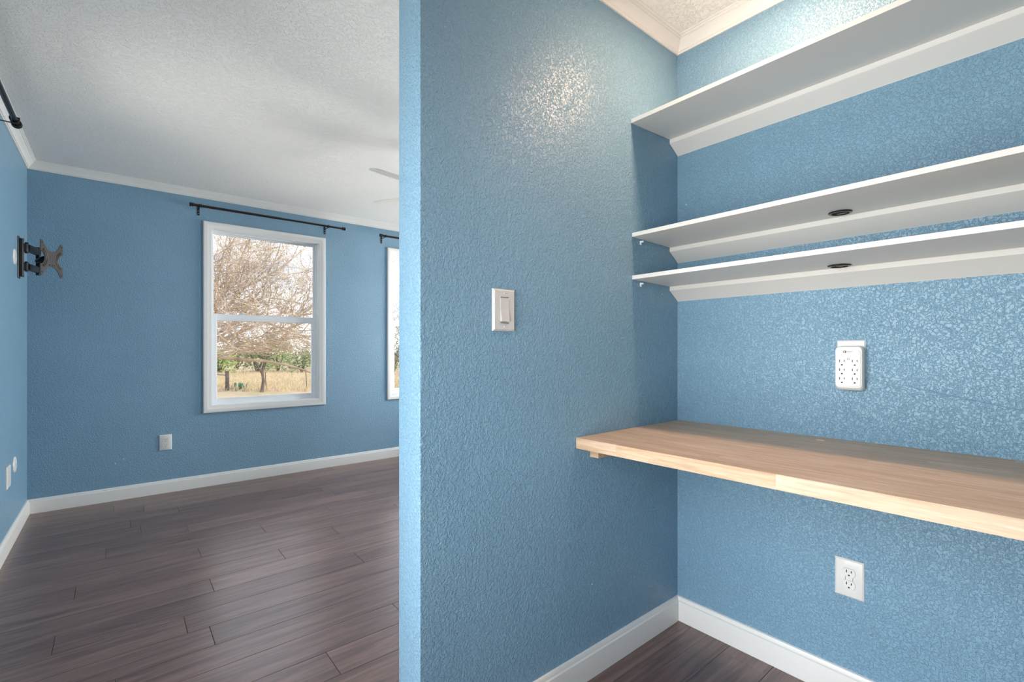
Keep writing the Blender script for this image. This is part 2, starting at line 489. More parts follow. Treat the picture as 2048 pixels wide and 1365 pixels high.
# ------------------------------------------------------------------ windows and door
def make_window(name, w, origin, rotz, label):
    wd, z0, z1 = w[1] - w[0], w[2], w[3]
    t = thing(name, label, 'window', origin, (0, 0, rotz), None, 'structure')
    u0, u1 = -wd / 2, wd / 2
    h = z1 - z0                                   # local z from 0
    bm = BM(); frame(bm, u0, u1, 0, h, [(0, 0.001), (0, -.011), (.006, -.016), (.026, -.016), (.034, -.012), (.048, -.010), (.052, -.008), (.058, -.008), (.058, .001)])
    part('casing', bm, 'white_trim', t)
    bm = BM(); frame(bm, u0, u1, 0, h, [(.0525, .001), (.0525, .112), (.062, .112), (.062, .001)])
    part('jamb', bm, 'white_vinyl', t)
    bm = BM(); frame(bm, u0, u1, 0, h, [(.061, .052), (.061, .110), (.073, .110), (.073, .092), (.071, .090), (.071, .052)])
    part('window_frame', bm, 'white_vinyl', t)
    zm0, zm1 = 1.372 - z0, 1.430 - z0             # meeting rail
    bm = BM(); frame(bm, u0 + .070, u1 - .070, zm0 + .018, h - .066, [(0, .086), (0, .106), (.014, .106), (.014, .098), (.017, .094), (.014, .086)])
    us = part('upper_sash', bm, 'white_vinyl', t)
    bm = BM(); box(bm, u0 + .082, u1 - .082, .0955, .0985, zm0 + .030, h - .078)
    part('pane', bm, 'glass', us, smooth=False)
    lo0, lo1 = .066, zm1
    bm = BM()
    # lower sash: stiles, rails
    prof_y = (.052, .084)
    box(bm, u0 + .070, u0 + .108, *prof_y, lo0, lo1, .003, 1); box(bm, u1 - .108, u1 - .070, *prof_y, lo0, lo1, .003, 1)
    box(bm, u0 + .100, u1 - .100, .053, .083, lo0, lo0 + .046, .003, 1); box(bm, u0 + .100, u1 - .100, .053, .083, lo1 - .056, lo1, .003, 1)
    ls = part('lower_sash', bm, 'white_vinyl', t)
    bm = BM(); box(bm, u0 + .104, u1 - .104, .0665, .0695, lo0 + .042, lo1 - .052)
    part('pane', bm, 'glass', ls, smooth=False)
    for s in (-0.20, 0.20):
        bm = BM(); box(bm, s * wd - .022, s * wd + .022, .050, .068, lo1, lo1 + .007, .002, 1); box(bm, s * wd - .006, s * wd + .016, .044, .060, lo1 + .006, lo1 + .013, .002, 1)
        part('latch', bm, 'white_vinyl', ls)
    return t
make_window('window_1', W1, ((W1[0] + W1[1]) / 2, FY, W1[2]), 0, 'white double-hung window looking out on a sprawling bare tree and fence post')
make_window('window_2', W2, ((W2[0] + W2[1]) / 2, FY, W2[2]), 0, 'white double-hung window partly hidden by the partition wall end')
make_window('window_3', W3, (LX, (W3[0] + W3[1]) / 2, W3[2]), R(90), 'white double-hung window in the wall with the swivel bracket')
make_window('added_window_4', W4, (RX, (W4[0] + W4[1]) / 2, W4[2]), R(-90), 'unseen white double-hung window added in the bedroom side wall, close to the partition')
make_window('added_window_5', W5, (RX, (W5[0] + W5[1]) / 2, W5[2]), R(-90), 'unseen white double-hung window added in the bedroom side wall, close to the window wall')
t = thing('door_1', 'white sliding glass patio door', 'door', (LX, (D1[0] + D1[1]) / 2, 0), (0, 0, R(90)), None, 'structure')
hw = (D1[1] - D1[0]) / 2
bm = BM(); frame(bm, -hw - .06, hw + .06, -.05, D1[3] + .06, [(0, .0), (0, -.016), (.06, -.011), (.06, 0)])
part('casing', bm, 'white_trim', t)
bm = BM(); frame(bm, -hw, hw, 0, D1[3], [(0, 0), (0, .115), (.045, .115), (.045, 0)])
part('door_frame', bm, 'white_vinyl', t)
for i, (a, c, d) in enumerate(((-hw + .045, .04, .03), (-.04, hw - .045, .07))):
    bm = BM(); frame(bm, a, c, .045, D1[3] - .045, [(0, d), (0, d + .035), (.07, d + .035), (.07, d)])
    p = part('door_panel', bm, 'white_vinyl', t)
    bm = BM(); box(bm, a + .065, c - .065, d + .015, d + .020, .11, D1[3] - .11)
    part('pane', bm, 'glass', p, smooth=False)
    if i == 0:
        bm = BM(); box(bm, a + .02, a + .05, d - .02, d, .95, 1.15, .004, 1)
        part('handle', bm, 'white_vinyl', p)

# ------------------------------------------------------------------ curtain rods
def make_rod(length, label, loc, rotz, b0, b1, r=0.0105):
    """local: u along the wall from the rod's start, d toward the room = -y; wall plane at y=0; rod axis at y=-0.08"""
    t = thing('curtain_rod', label, 'curtain rod', loc, (0, 0, rotz))
    yd = -0.080
    bm = BM(); tube(bm, [(0.012, yd, 0), (length * .54, yd, 0)], r, 16); part('outer_tube', bm, 'bronze_metal', t)
    bm = BM(); tube(bm, [(length * .52, yd, 0), (length - .012, yd, 0)], r * .86, 16); part('inner_tube', bm, 'bronze_metal', t)
    for e, s in ((0, 1), (length, -1)):
        bm = BM(); lathe(bm, [(0, 0), (r * 1.35, 0), (r * 1.55, .003), (r * 1.55, .010), (r * 1.3, .012), (r * 1.3, .020), (r * 1.5, .022), (r * 1.5, .027), (r, .029)], (e, yd, 0), (s, 0, 0), 20)
        part('end_cap', bm, 'bronze_metal', t)
    for u in (b0, b1):
        bm = BM()
        box(bm, u - .009, u + .009, -.003, 0, -.062, .010, .0015, 1)
        box(bm, u - .004, u + .004, yd, -.002, -r - .008, -r - .004, .001, 1)
        tube(bm, [(u, yd + r * 1.25, r * .9), (u, yd + r * 1.28, 0), (u, yd + r * .8, -r * 1.0), (u, yd, -r * 1.3), (u, yd - r * .8, -r * 1.0), (u, yd - r * 1.28, 0), (u, yd - r * 1.25, r * .9)], .003, 6)
        br = part('bracket', bm, 'bracket_black', t)
        for z in (-.048, -.026):
            bm = BM(); lathe(bm, [(0, .0012), (.0028, .0010), (.0032, 0)], (u, -.003, z), (0, -1, 0), 10)
            part('screw', bm, 'steel', br)
        bm = BM(); lathe(bm, [(r, -.004), (r * 1.4, -.003), (r * 1.4, .003), (r, .004)], (u + .012, yd, 0), (1, 0, 0), 16)
        part('collar', bm, 'bronze_metal', t)
    return t
make_rod(1.248, 'dark bronze curtain rod mounted over the window facing the bare tree', (0.441, FY, 2.288), 0, 0.068, 1.080)
make_rod(1.248, 'dark bronze curtain rod running behind the partition wall end', (2.040, FY, 2.283), 0, 0.052, 1.080)
make_rod(1.265, 'dark curtain rod on the wall with the swivel bracket, close under the ceiling', (LX, 2.245, 2.288), R(90), 0.080, 1.185, 0.0135)

# ------------------------------------------------------------------ swivel TV bracket
t = thing('tv_mount', 'black folding swivel wall bracket with a butterfly plate and no screen', 'wall mount', (LX, 4.262, 1.577))
ZM = 1.577
bm = BM()
box(bm, 0, .006, -.034, .034, 0, .262, .002, 1)
box(bm, .005, .024, -.019, .019, .012, .250, .003, 1)
wp = part('wall_plate', bm, 'mount_black', t)
for z in (.018, .244):
    bm = BM(); box(bm, .0235, .0255, -.006, .006, z - .010, z + .010, .001, 1)
    part('slot', bm, 'slot_dark', wp)
ex, ey = .075, .158                                     # elbow, local
for z0, z1 in ((.172, .219), (.056, .098)):
    zc = (z0 + z1) / 2
    bm = BM()
    tube(bm, [(.036, .004, z0 - .004), (.036, .004, z1 + .004)], .0105, 16)
    box(bm, .018, .040, -.012, .018, z0, z1, .002, 1)
    part('hinge', bm, 'mount_black', t)
    for zz, s in ((z0 - .006, -1), (z1 + .006, 1)):
        bm = BM(); lathe(bm, [(0, .006), (.007, .005), (.009, 0)], (.036, .004, zz), (0, 0, s), 12)
        part('bolt', bm, 'mount_black', t)
    # arm of rectangular section
    d = Vector((ex - .036, ey - .004, 0)).normalized(); n = Vector((-d.y, d.x, 0)) * .0115
    A, B = Vector((.040, .012, 0)), Vector((ex, ey, 0))
    bm = BM(); prism(bm, [((A - n).x, (A - n).y), ((B - n).x, (B - n).y), ((B + n).x, (B + n).y), ((A + n).x, (A + n).y)], 2, z0 + .002, z1 - .002)
    part('arm', bm, 'mount_black', t, smooth=False)
bm = BM(); tube(bm, [(ex, ey, .044), (ex, ey, .228)], .0125, 16); part('elbow_post', bm, 'mount_black', t)
# head: the plate runs from local (0.098,-0.02) to (0.189,0.155), its face turned to the room
C = Vector((0.145, 0.070, .145)); U = Vector((.46, .888, 0)).normalized(); V = Vector((0, 0, 1)); W = U.cross(V).normalized()
bm = BM(); tube(bm, [(ex, ey - .01, .135), tuple(C - W * .035), tuple(C - W * .006)], [.017, .022, .030], 16); part('tilt_head', bm, 'black_plastic', t)
def arc(cx, cy, r, a0, a1, n=10):
    return [(cx + r * math.cos(R(a0 + (a1 - a0) * i / n)), cy + r * math.sin(R(a0 + (a1 - a0) * i / n))) for i in range(n + 1)]
out = [(-.099, .110), (-.083, .113), (-.060, .080), (-.036, .058), (0, .050), (.036, .058), (.060, .080), (.083, .113), (.099, .110), (.100, .042)]
out += arc(.108, 0, .046, 115, 245)
out += [(.100, -.042), (.099, -.110), (.083, -.113), (.060, -.080), (.036, -.058), (0, -.050), (-.036, -.058), (-.060, -.080), (-.083, -.113), (-.099, -.110), (-.100, -.042)]
out += arc(-.108, 0, .046, 295, 425)
out += [(-.100, .042)]
bm = BM()
Fv = [bm.verts.new(C + U * a + V * c + W * .002) for a, c in out]; Bv = [bm.verts.new(C + U * a + V * c - W * .002) for a, c in out]
bm.faces.new(Fv); bm.faces.new(Bv[::-1])
for i in range(len(out)):
    j = (i + 1) % len(out); bm.faces.new((Fv[i], Bv[i], Bv[j], Fv[j]))
bm.normal_update()
bmesh.ops.triangulate(bm, faces=[f for f in bm.faces if len(f.verts) > 4])
pl = part('butterfly_plate', bm, 'mount_grey', t, smooth=False)
for cx, a0, a1 in ((.108, 120, 240), (-.108, -60, 60)):
    for rr in (.056, .067):
        bm = BM(); tube(bm, [tuple(C + U * a + V * c + W * .003) for a, c in arc(cx, 0, rr, a0, a1, 12)], .0028, 6)
        part('rib', bm, 'mount_grey', pl)
for a, c in ((-.088, .095), (.088, .095), (-.088, -.095), (.088, -.095), (-.075, .050), (.075, .050), (-.075, -.050), (.075, -.050), (-.02, -.040), (.004, -.040), (.022, -.040)):
    bm = BM(); lathe(bm, [(0, .0032), (.0042, .0032), (.0042, .001)], tuple(C + U * a + V * c), tuple(W), 10)
    part('bolt_hole', bm, 'slot_dark', pl)

# ------------------------------------------------------------------ wall plates: built facing -y, plate centre at the origin
def duplex_outlet(label, loc, rotz, w=.080, h=.122):
    t = thing('wall_outlet', label, 'outlet', loc, (0, 0, rotz))
    bm = BM(); prof = [(0, 0), (0, -.003), (.004, -.0065), (.0045, -.0068)]
    frame(bm, -w / 2, w / 2, -h / 2, h / 2, prof + [(.030, -.0068), (.030, 0)])
    box(bm, -w / 2 + .029, w / 2 - .029, -.0068, 0, -h / 2 + .029, h / 2 - .029)
    part('plate', bm, 'white_plastic', t)
    bm = BM(); lathe(bm, [(0, .0011), (.0025, .001), (.003, 0)], (0, -.0068, 0), (0, -1, 0), 12); part('screw', bm, 'white_plastic', t)
    for s in (-1, 1):
        zc = s * .0195
        pts = [(x, zc + z) for x, z in arc(0, 0, .0172, -48, 48, 8) + arc(0, 0, .0172, 132, 228, 8)]
        bm = BM(); prism(bm, [(x, z) for x, z in pts], 1, -.0085, -.004)
        rc = part('receptacle', bm, 'white_plastic', t, smooth=False)
        bm = BM(); po = [(x * 1.045, zc + (z - zc) * 1.06) for x, z in pts]; prism(bm, po, 1, -.00695, -.004)
        part('seam', bm, 'print_light', rc, smooth=False)
        for x, hh in ((-.0064, .0042), (.0064, .0036)):
            bm = BM(); box(bm, x - .0012, x + .0012, -.0088, -.008, zc + .004 - hh, zc + .004 + hh); part('slot', bm, 'slot_dark', rc, smooth=False)
        bm = BM(); prism(bm, arc(0, zc - .0085, .0026, 0, 180, 6) + [(-.0026, zc - .0105), (.0026, zc - .0105)], 1, -.0088, -.008)
        part('slot', bm, 'slot_dark', rc, smooth=False)
    return t
duplex_outlet('white duplex outlet on the blue wall below the desk', (DX, 0.487, 0.396), R(-90))
duplex_outlet('white duplex outlet on the blue window wall above the baseboard', (0.291, FY, 0.396), 0)
# rocker switch on the partition
t = thing('light_switch', 'white rocker light switch on the partition wall', 'light switch', (0.877, PY0, 1.250))
bm = BM(); frame(bm, -.041, .041, -.0615, .0615, [(0, 0), (0, -.004), (.005, -.008), (.0245, -.008), (.0245, 0)])
box(bm, -.041 + .024, .041 - .024, -.0066, 0, -.040, .040)
frame(bm, -.0175, .0175, -.040, .040, [(-.001, -.008), (.0012, -.0086), (.002, -.0066), (-.001, -.0066)])
# the face of the plate above and below the rocker
box(bm, -.0175, .0175, -.008, 0, .0345, .040); box(bm, -.0175, .0175, -.008, 0, -.040, -.0345)
part('plate', bm, 'white_plastic', t)
bm = BM()
prism(bm, [(-.004, -.0335), (-.0128, -.0335), (-.0090, .004), (-.0098, .0335), (-.004, .0335)], 0, -.0155, .0155)
part('rocker', bm, 'white_plastic', t, smooth=False)
for z in (.0484, -.0484):
    bm = BM(); lathe(bm, [(0, .0012), (.0022, .0012), (.003, 0)], (0, -.008, z), (0, -1, 0), 12); part('screw', bm, 'white_plastic', t)
# plates on the left-hand wall (face +x)
for z, lab in ((1.690, 'round white cable cover plate beside the swivel bracket'), (0.437, 'round white cable cover plate low on the wall near the baseboard corner')):
    t = thing('cover_plate', lab, 'wall plate', (LX, 4.118, z), (0, 0, R(90)))
    bm = BM(); lathe(bm, [(0, .007), (.036, .007), (.044, .005), (.048, .0)], (0, 0, 0), (0, -1, 0), 40); p = part('disc', bm, 'white_plastic', t)
    bm = BM(); box(bm, -.009, .009, -.0078, -.0068, -.0012, .0012); part('slot', bm, 'print_grey', p, smooth=False)
t = thing('wall_jack_plate', 'white rectangular wall plate beside the lower round cover plate', 'wall plate', (LX, 3.878, 0.412), (0, 0, R(90)))
bm = BM(); frame(bm, -.0575, .0575, -.0615, .0615, [(0, 0), (0, -.004), (.005, -.008), (.040, -.008), (.040, 0)]); box(bm, -.020, .020, -.008, 0, -.024, .024)
part('plate', bm, 'white_plastic', t)
bm = BM(); box(bm, -.0165, .0165, -.0105, -.007, -.033, .033, .001, 1); part('insert', bm, 'white_plastic', t)
# surge protector and the plate behind it
t = thing('outlet_cover', 'white wall plate behind the plug-in surge protector', 'wall plate', (DX, 0.4825, 1.103), (0, 0, R(-90)))
bm = BM(); frame(bm, -.039, .039, -.061, .061, [(0, 0), (0, -.003), (.004, -.0065), (.030, -.0065), (.030, 0)]); box(bm, -.010, .010, -.0065, 0, -.032, .032)
part('plate', bm, 'white_plastic', t)
def rounded(w, h, r, n=6, bow=0.0):
    pts = []
    for cx, cz, a in ((w / 2 - r, h / 2 - r, 0), (-w / 2 + r, h / 2 - r, 90), (-w / 2 + r, -h / 2 + r, 180), (w / 2 - r, -h / 2 + r, 270)):
        pts += arc(cx, cz, r, a, a + 90, n)
    return pts
def loft(bm, sections):
    """sections: list of (y, outline)"""
    L = [[bm.verts.new((x, y, z)) for x, z in o] for y, o in sections]
    n = len(L[0])
    for A, B in zip(L, L[1:]):
        for k in range(n):
            bm.faces.new((A[k], A[(k + 1) % n], B[(k + 1) % n], B[k]))
    bm.faces.new(L[0][::-1]); bm.faces.new(L[-1])
t = thing('surge_protector', 'white six-outlet plug-in surge protector on the wall above the desk', 'surge protector', (DX, 0.4815, 1.074), (0, 0, R(-90)))
def scaled(o, s, dz=0, sz=None):
    return [(x * s, z * (sz or s) + dz) for x, z in o]
base = rounded(.078, .142, .013)
bm = BM()
loft(bm, [(-.0066, scaled(base, .96)), (-.010, base), (-.022, scaled(base, .985)), (-.030, scaled(base, .955, .002)), (-.0335, scaled(base, .90, .0035))])
body = part('body', bm, 'white_plastic', t)
yf = -.0335
bm = BM(); o2 = rounded(.064, .116, .008); loft(bm, [(yf + .002, o2), (yf - .0006, o2), (yf - .0016, scaled(o2, .98))]); part('face', bm, 'white_plastic', t)
yf -= .0016
for cx in (-.0172, .0172):
    for zc in (.0205, -.0075, -.0355):
        bm = BM()
        for x, hh in ((-.0063, .0040), (.0063, .0033)):
            box(bm, cx + x - .0010, cx + x + .0010, yf - .0004, yf + .001, zc + .003 - hh, zc + .003 + hh)
        prism(bm, arc(cx, zc - .0100, .0026, 0, 180, 8) + [(cx - .0026, zc - .0116), (cx + .0026, zc - .0116)], 1, yf - .0004, yf + .001)
        part('socket', bm, 'slot_dark', t, smooth=False)
bm = BM(); lathe(bm, [(.0022, 0), (.0022, .0008), (.0040, .0008), (.0040, 0)], (0, yf, .029), (0, -1, 0), 16, True); part('centre_screw', bm, 'print_light', t)
def text(body_, size, loc, mat, parent, bold=0.0):
    c = bpy.data.curves.new('lettering', 'FONT'); c.body = body_; c.size = size; c.align_x = 'CENTER'; c.align_y = 'CENTER'; c.extrude = 0.0001; c.offset = bold
    tmp = bpy.data.objects.new('lettering', c); COL.objects.link(tmp)
    dg = bpy.context.evaluated_depsgraph_get()
    me = bpy.data.meshes.new_from_object(tmp.evaluated_get(dg))
    bpy.data.objects.remove(tmp)
    me.materials.clear(); me.materials.append(MATS[mat])
    o = obj('lettering', me, parent, loc, (R(90), 0, 0))
    return o
text('CE', .0080, (-.0095, yf - .0002, .0520), 'slot_dark', t, .0004)
text('COMMERCIAL', .0026, (.0045, yf - .0002, .0535), 'print_grey', t)
text('ELECTRIC', .0026, (.0028, yf - .0002, .0508), 'print_grey', t)
text('GROUNDED', .0021, (-.0155, yf - .0002, .0395), 'print_light', t)
text('PROTECTED', .0021, (.0155, yf - .0002, .0395), 'print_light', t)
for cx in (-.0155, .0155):
    bm = BM(); lathe(bm, [(0, .0006), (.0012, .0005), (.0016, 0)], (cx, yf, .0445), (0, -1, 0), 10); part('indicator', bm, 'clear_plastic', t)

# ------------------------------------------------------------------ shelves in the nook
SY0, SY1 = -0.62, PY0 - .001
def make_shelf(zf, zb, xf, label, grom=None):
    """zf, zb: underside at the front edge and at the wall"""
    t = thing('wall_shelf', label, 'shelf', (DX, (SY0 + SY1) / 2, zb), (0, 0, 0))
    hl = (SY1 - SY0) / 2; dx = xf - DX; th = .0150; df = zf - zb
    bm = BM()
    prism(bm, [(dx, df + .0006), (dx + .0006, df), (0, 0), (0, th), (dx + .0006, df + th), (dx, df + th - .0006)], 1, -hl, hl)
    part('board', bm, 'shelf_white', t, smooth=False)
    s = df / dx
    xc = -.061
    bm = BM(); prism(bm, [(xc, s * xc - .0004), (xc, s * xc - .017), (xc + .002, s * xc - .0185), (-.001, -.0555), (0, -.0565), (0, -.0004)], 1, -hl, hl)
    part('cleat', bm, 'shelf_white', t, smooth=False)
    if grom:
        gx, gy = grom[0] - DX, grom[1] - (SY0 + SY1) / 2
        bm = BM(); lathe(bm, [(.0225, .012), (.0225, -.001), (.0245, -.004), (.029, -.004), (.0315, -.0015), (.0315, .0)], (gx, gy, s * gx - .0002), (0, 0, 1), 40)
        g = part('grommet', bm, 'black_plastic', t)
        bm = BM(); lathe(bm, [(0, -.0004), (.0226, -.0004), (.0226, .0006)], (gx, gy, s * gx), (0, 0, 1), 40)
        part('hole', bm, 'slot_dark', g)
    return t
s1 = make_shelf(1.990, 2.0035, 1.496, 'white wall shelf highest in the nook, just under the crown moulding')
s2 = make_shelf(1.5605, 1.5525, 1.502, 'white wall shelf with a black cable grommet, between two other shelves', (1.708, .482))
s3 = make_shelf(1.3990, 1.3915, 1.503, 'white wall shelf with a black cable grommet, lowest of three above the desk', (1.718, .487))
for s_, z in ((s2, 1.548), (s3, 1.386)):
    yl = PY0 - (SY0 + SY1) / 2 - .0005; zl = z - s_.location.z; xl = 1.556 - DX
    bm = BM()
    tube(bm, [(xl, yl, zl + .001), (xl, yl - .014, zl + .001)], .0040, 12)
    box(bm, xl - .0055, xl + .0055, yl - .004, yl, zl - .011, zl + .005, .001, 1)
    part('shelf_pin', bm, 'clear_plastic', s_, 'clear plastic support pin')

# ------------------------------------------------------------------ desk: butcher block of glued staves
t = thing('desk', 'light wood butcher block desk top fixed across the nook', 'desk', (DX, PY0 - .001, .836), (R(-.45), 0, 0))
XF = 1.192 - DX                       # front edge, local
TH = .0365
nrow = 17; rw = -XF / nrow
LEN = PY0 - SY0 - .002
holeC = (1.745 - DX, .553 - PY0)      # cable hole
def cut_hole(me):
    dst = bpy.data.objects.new('tmp_stave', me); COL.objects.link(dst)
    bm = BM(); lathe(bm, [(0, -.1), (.0165, -.1), (.0165, .1), (0, .1)], (holeC[0] - me['ox'], holeC[1] - me['oy'], 0), (0, 0, 1), 32)
    c = bpy.data.objects.new('tmp_cut', finish('tmp_cut', bm, 'butcher_block')); COL.objects.link(c)
    md = dst.modifiers.new('b', 'BOOLEAN'); md.object = c; md.operation = 'DIFFERENCE'; md.solver = 'EXACT'
    r = bpy.data.meshes.new_from_object(dst.evaluated_get(bpy.context.evaluated_depsgraph_get()))
    bpy.data.objects.remove(dst); bpy.data.objects.remove(c)
    return r
rs = random.Random(21)
for i in range(nrow):
    y = 0.0
    first = True
    while y < LEN - .001:
        l = rs.uniform(.10, .50) if first else rs.uniform(.26, .56)
        first = False
        if LEN - (y + l) < .09:
            l = LEN - y
        bm = BM(); box(bm, 0, rw, -l, 0, -TH, 0)
        if i == 0:                    # the front arris is eased
            es = [e for e in bm.edges if all(v.co.x < 1e-5 for v in e.verts) and abs(e.verts[0].co.y - e.verts[1].co.y) > 1e-4]
            bmesh.ops.bevel(bm, geom=es, offset=.0015, segments=2, affect='EDGES')
        ox, oy = XF + i * rw, -y
        me = finish('stave', bm, 'butcher_block', False)
        if ox - .02 < holeC[0] < ox + rw + .02 and oy - l - .02 < holeC[1] < oy + .02:
            me['ox'] = ox; me['oy'] = oy
            me = cut_hole(me)
        obj('stave', me, t, (ox, oy, 0))
        y += l
bm = BM(); box(bm, 1.261 - DX, -.002, -.037, .0005, -TH - .0385, -TH - .0005, .0015, 1)
o = part('support_cleat', bm, 'butcher_block', t, 'light wood batten under the desk end')
bm = BM(); box(bm, -.038, -.001, -LEN + .04, -.06, -TH - .0385, -TH - .0005, .0015, 1)
part('support_cleat', bm, 'butcher_block', t)

# ------------------------------------------------------------------ marks on the paint
W = {o.name: o for o in COL.objects if o.name.startswith('wall_')}
bm = BM(); tube(bm, [(DX, .377, 1.031), (DX - .0005, .27, 1.009), (DX, .108, .975), (DX, .02, .957)], [.0008, .0020, .0022, .0018], 6); part('tape_ridge', bm, 'blue_paint', W['wall_desk'])
for wname, p, ax, r in (('wall_partition', (.676, PY0, 2.004), (0, -1, 0), .006), ('wall_far', (-.013, FY, .275), (0, -1, 0), .004), ('wall_far', (.035, FY, .302), (0, -1, 0), .004),
                        ('wall_partition', (1.704, PY0, 1.358), (0, -1, 0), .0022), ('wall_partition', (1.275, PY0, .315), (0, -1, 0), .0022), ('wall_desk', (DX, 1.06, 1.735), (-1, 0, 0), .003)):
    bm = BM(); lathe(bm, [(0, .0012), (r * .7, .0010), (r, 0)], p, ax, 10)
    part('nail_head' if r == .006 else 'paint_chip', bm, 'blue_paint' if r == .006 else 'scuff', W[wname])

# ------------------------------------------------------------------ lamps
t = thing('nook_ceiling_light', 'small round warm ceiling light above the desk nook', 'ceiling light', (1.447, .62, CZ))
bm = BM(); lathe(bm, [(0, 0), (.085, 0), (.085, -.008), (.068, -.018), (.066, -.018), (.066, -.012)], (0, 0, 0), (0, 0, 1), 40); part('trim_ring', bm, 'white_trim', t)
bm = BM(); lathe(bm, [(0, -.0165), (.066, -.0150), (.066, -.012), (0, -.012)], (0, 0, 0), (0, 0, 1), 40); part('diffuser', bm, 'lamp_warm', t)
d = bpy.data.lights.new('nook_light', 'AREA'); d.shape = 'DISK'; d.size = .12; d.energy = 9; d.color = (1.0, .65, .41)
o = bpy.data.objects.new('nook_light', d); o.location = (1.447, .62, CZ - .022); COL.objects.link(o)

# ceiling fan in the middle of the bedroom
FC = (1.656, 2.694)
t = thing('ceiling_fan', 'pale five-blade ceiling fan mostly hidden behind the partition', 'ceiling fan', (FC[0], FC[1], CZ))
bm = BM(); lathe(bm, [(0, 0), (.065, 0), (.065, -.01), (.05, -.05), (.018, -.06), (0, -.06)], n=32); part('canopy', bm, 'fan_white', t)
bm = BM(); tube(bm, [(0, 0, -.05), (0, 0, -.16)], .013, 14); part('downrod', bm, 'fan_white', t)
bm = BM(); lathe(bm, [(0, -.15), (.05, -.15), (.10, -.175), (.115, -.21), (.11, -.25), (.07, -.275), (0, -.275)], n=36); part('motor_housing', bm, 'fan_white', t)
bm = BM(); lathe(bm, [(.06, -.275), (.095, -.285), (.10, -.305), (.075, -.345), (.03, -.365), (0, -.368)], n=36); part('light_bowl', bm, 'lamp_bowl', t)
for k in range(5):
    a = R(190 - 72 * k)
    bm = BM()
    ol = [(.10, -.030), (.20, -.046), (.40, -.054), (.505, -.050), (.545, -.036), (.560, -.010), (.560, .010), (.545, .036), (.505, .050), (.40, .054), (.20, .046), (.10, .030)]
    M = Matrix.Rotation(a, 4, 'Z') @ Matrix.Rotation(R(-11), 4, 'X')
    A = [bm.verts.new((M @ Vector((x, y, .0025))) + Vector((0, 0, -.265))) for x, y in ol]; B = [bm.verts.new((M @ Vector((x, y, -.0025))) + Vector((0, 0, -.265))) for x, y in ol]
    bm.faces.new(A); bm.faces.new(B[::-1])
    for i in range(len(ol)):
        j = (i + 1) % len(ol); bm.faces.new((A[i], B[i], B[j], A[j]))
    bl = part('blade', bm, 'fan_white', t, smooth=False)
    bm = BM(); e = Vector((math.cos(a), math.sin(a), 0))
    tube(bm, [e * .06 + Vector((0, 0, -.255)), e * .13 + Vector((0, 0, -.262)), e * .19 + Vector((0, 0, -.262))], [.012, .010, .008], 8)
    part('blade_iron', bm, 'fan_white', bl)

# ------------------------------------------------------------------ outdoors
bm = BM()
bmesh.ops.create_grid(bm, x_segments=40, y_segments=40, size=160)
for v in bm.verts:
    v.co.z = GZ + .05 * math.sin(v.co.x * .21) * math.cos(v.co.y * .17) - .02
o = struct('ground', bm, 'ground', 'dry orange-tan ground outside the windows', True)
YAW = R(50.35); CY, SYW = math.cos(YAW), math.sin(YAW)
def at(px, depth, z=GZ):
    """a spot on the ground seen at picture column px, depth metres off"""
    r = (px - 1024) / 952.0
    return Vector((depth * (CY + r * SYW), depth * (SYW - r * CY), z))

def grow(rng, start, d, length, rad, level, out, spec):
    """recursive bare branch; out[level] collects (points, radii)"""
    n = spec['seg'][level]
    pts, rs_ = [start.copy()], [rad]
    p = start.copy(); d = d.normalized()
    for i in range(n):
        d = (d + Vector((rng.gauss(0, 1), rng.gauss(0, 1), rng.gauss(0, .8))) * spec['wob'][level] + Vector((0, 0, spec['lift'][level]))).normalized()
        p = p + d * length / n
        pts.append(p.copy()); rs_.append(rad * (1 - .80 * (i + 1) / n))
    out[level].append((pts, rs_))
    if level + 1 < len(spec['seg']):
        for _ in range(spec['kids'][level]):
            f = rng.uniform(spec['from'][level], 1.0)
            k = min(int(f * n), n - 1); q = pts[k].lerp(pts[k + 1], f * n - k)
            dd = (pts[k + 1] - pts[k]).normalized()
            u, v = ortho(dd); a = rng.uniform(0, 2 * math.pi)
            side = u * math.cos(a) + v * math.sin(a)
            nd = dd * rng.uniform(.5, 1.0) + side * rng.uniform(.5, 1.0)
            grow(rng, q, nd, length * rng.uniform(*spec['len'][level]), max(rs_[k] * .55, spec['rmin']), level + 1, out, spec)
def leaf_quads(bm, rng, pts, size, n):
    for _ in range(n):
        c = Vector(rng.choice(pts)) + Vector((rng.gauss(0, 1), rng.gauss(0, 1), rng.gauss(0, 1))) * size * 1.6
        a = Vector((rng.gauss(0, 1), rng.gauss(0, 1), rng.gauss(0, 1))).normalized(); u, v = ortho(a)
        s = size * rng.uniform(.6, 1.4)
        bm.faces.new([bm.verts.new(c + q) for q in (u * s, v * s * .45, -u * s, -v * s * .45)])
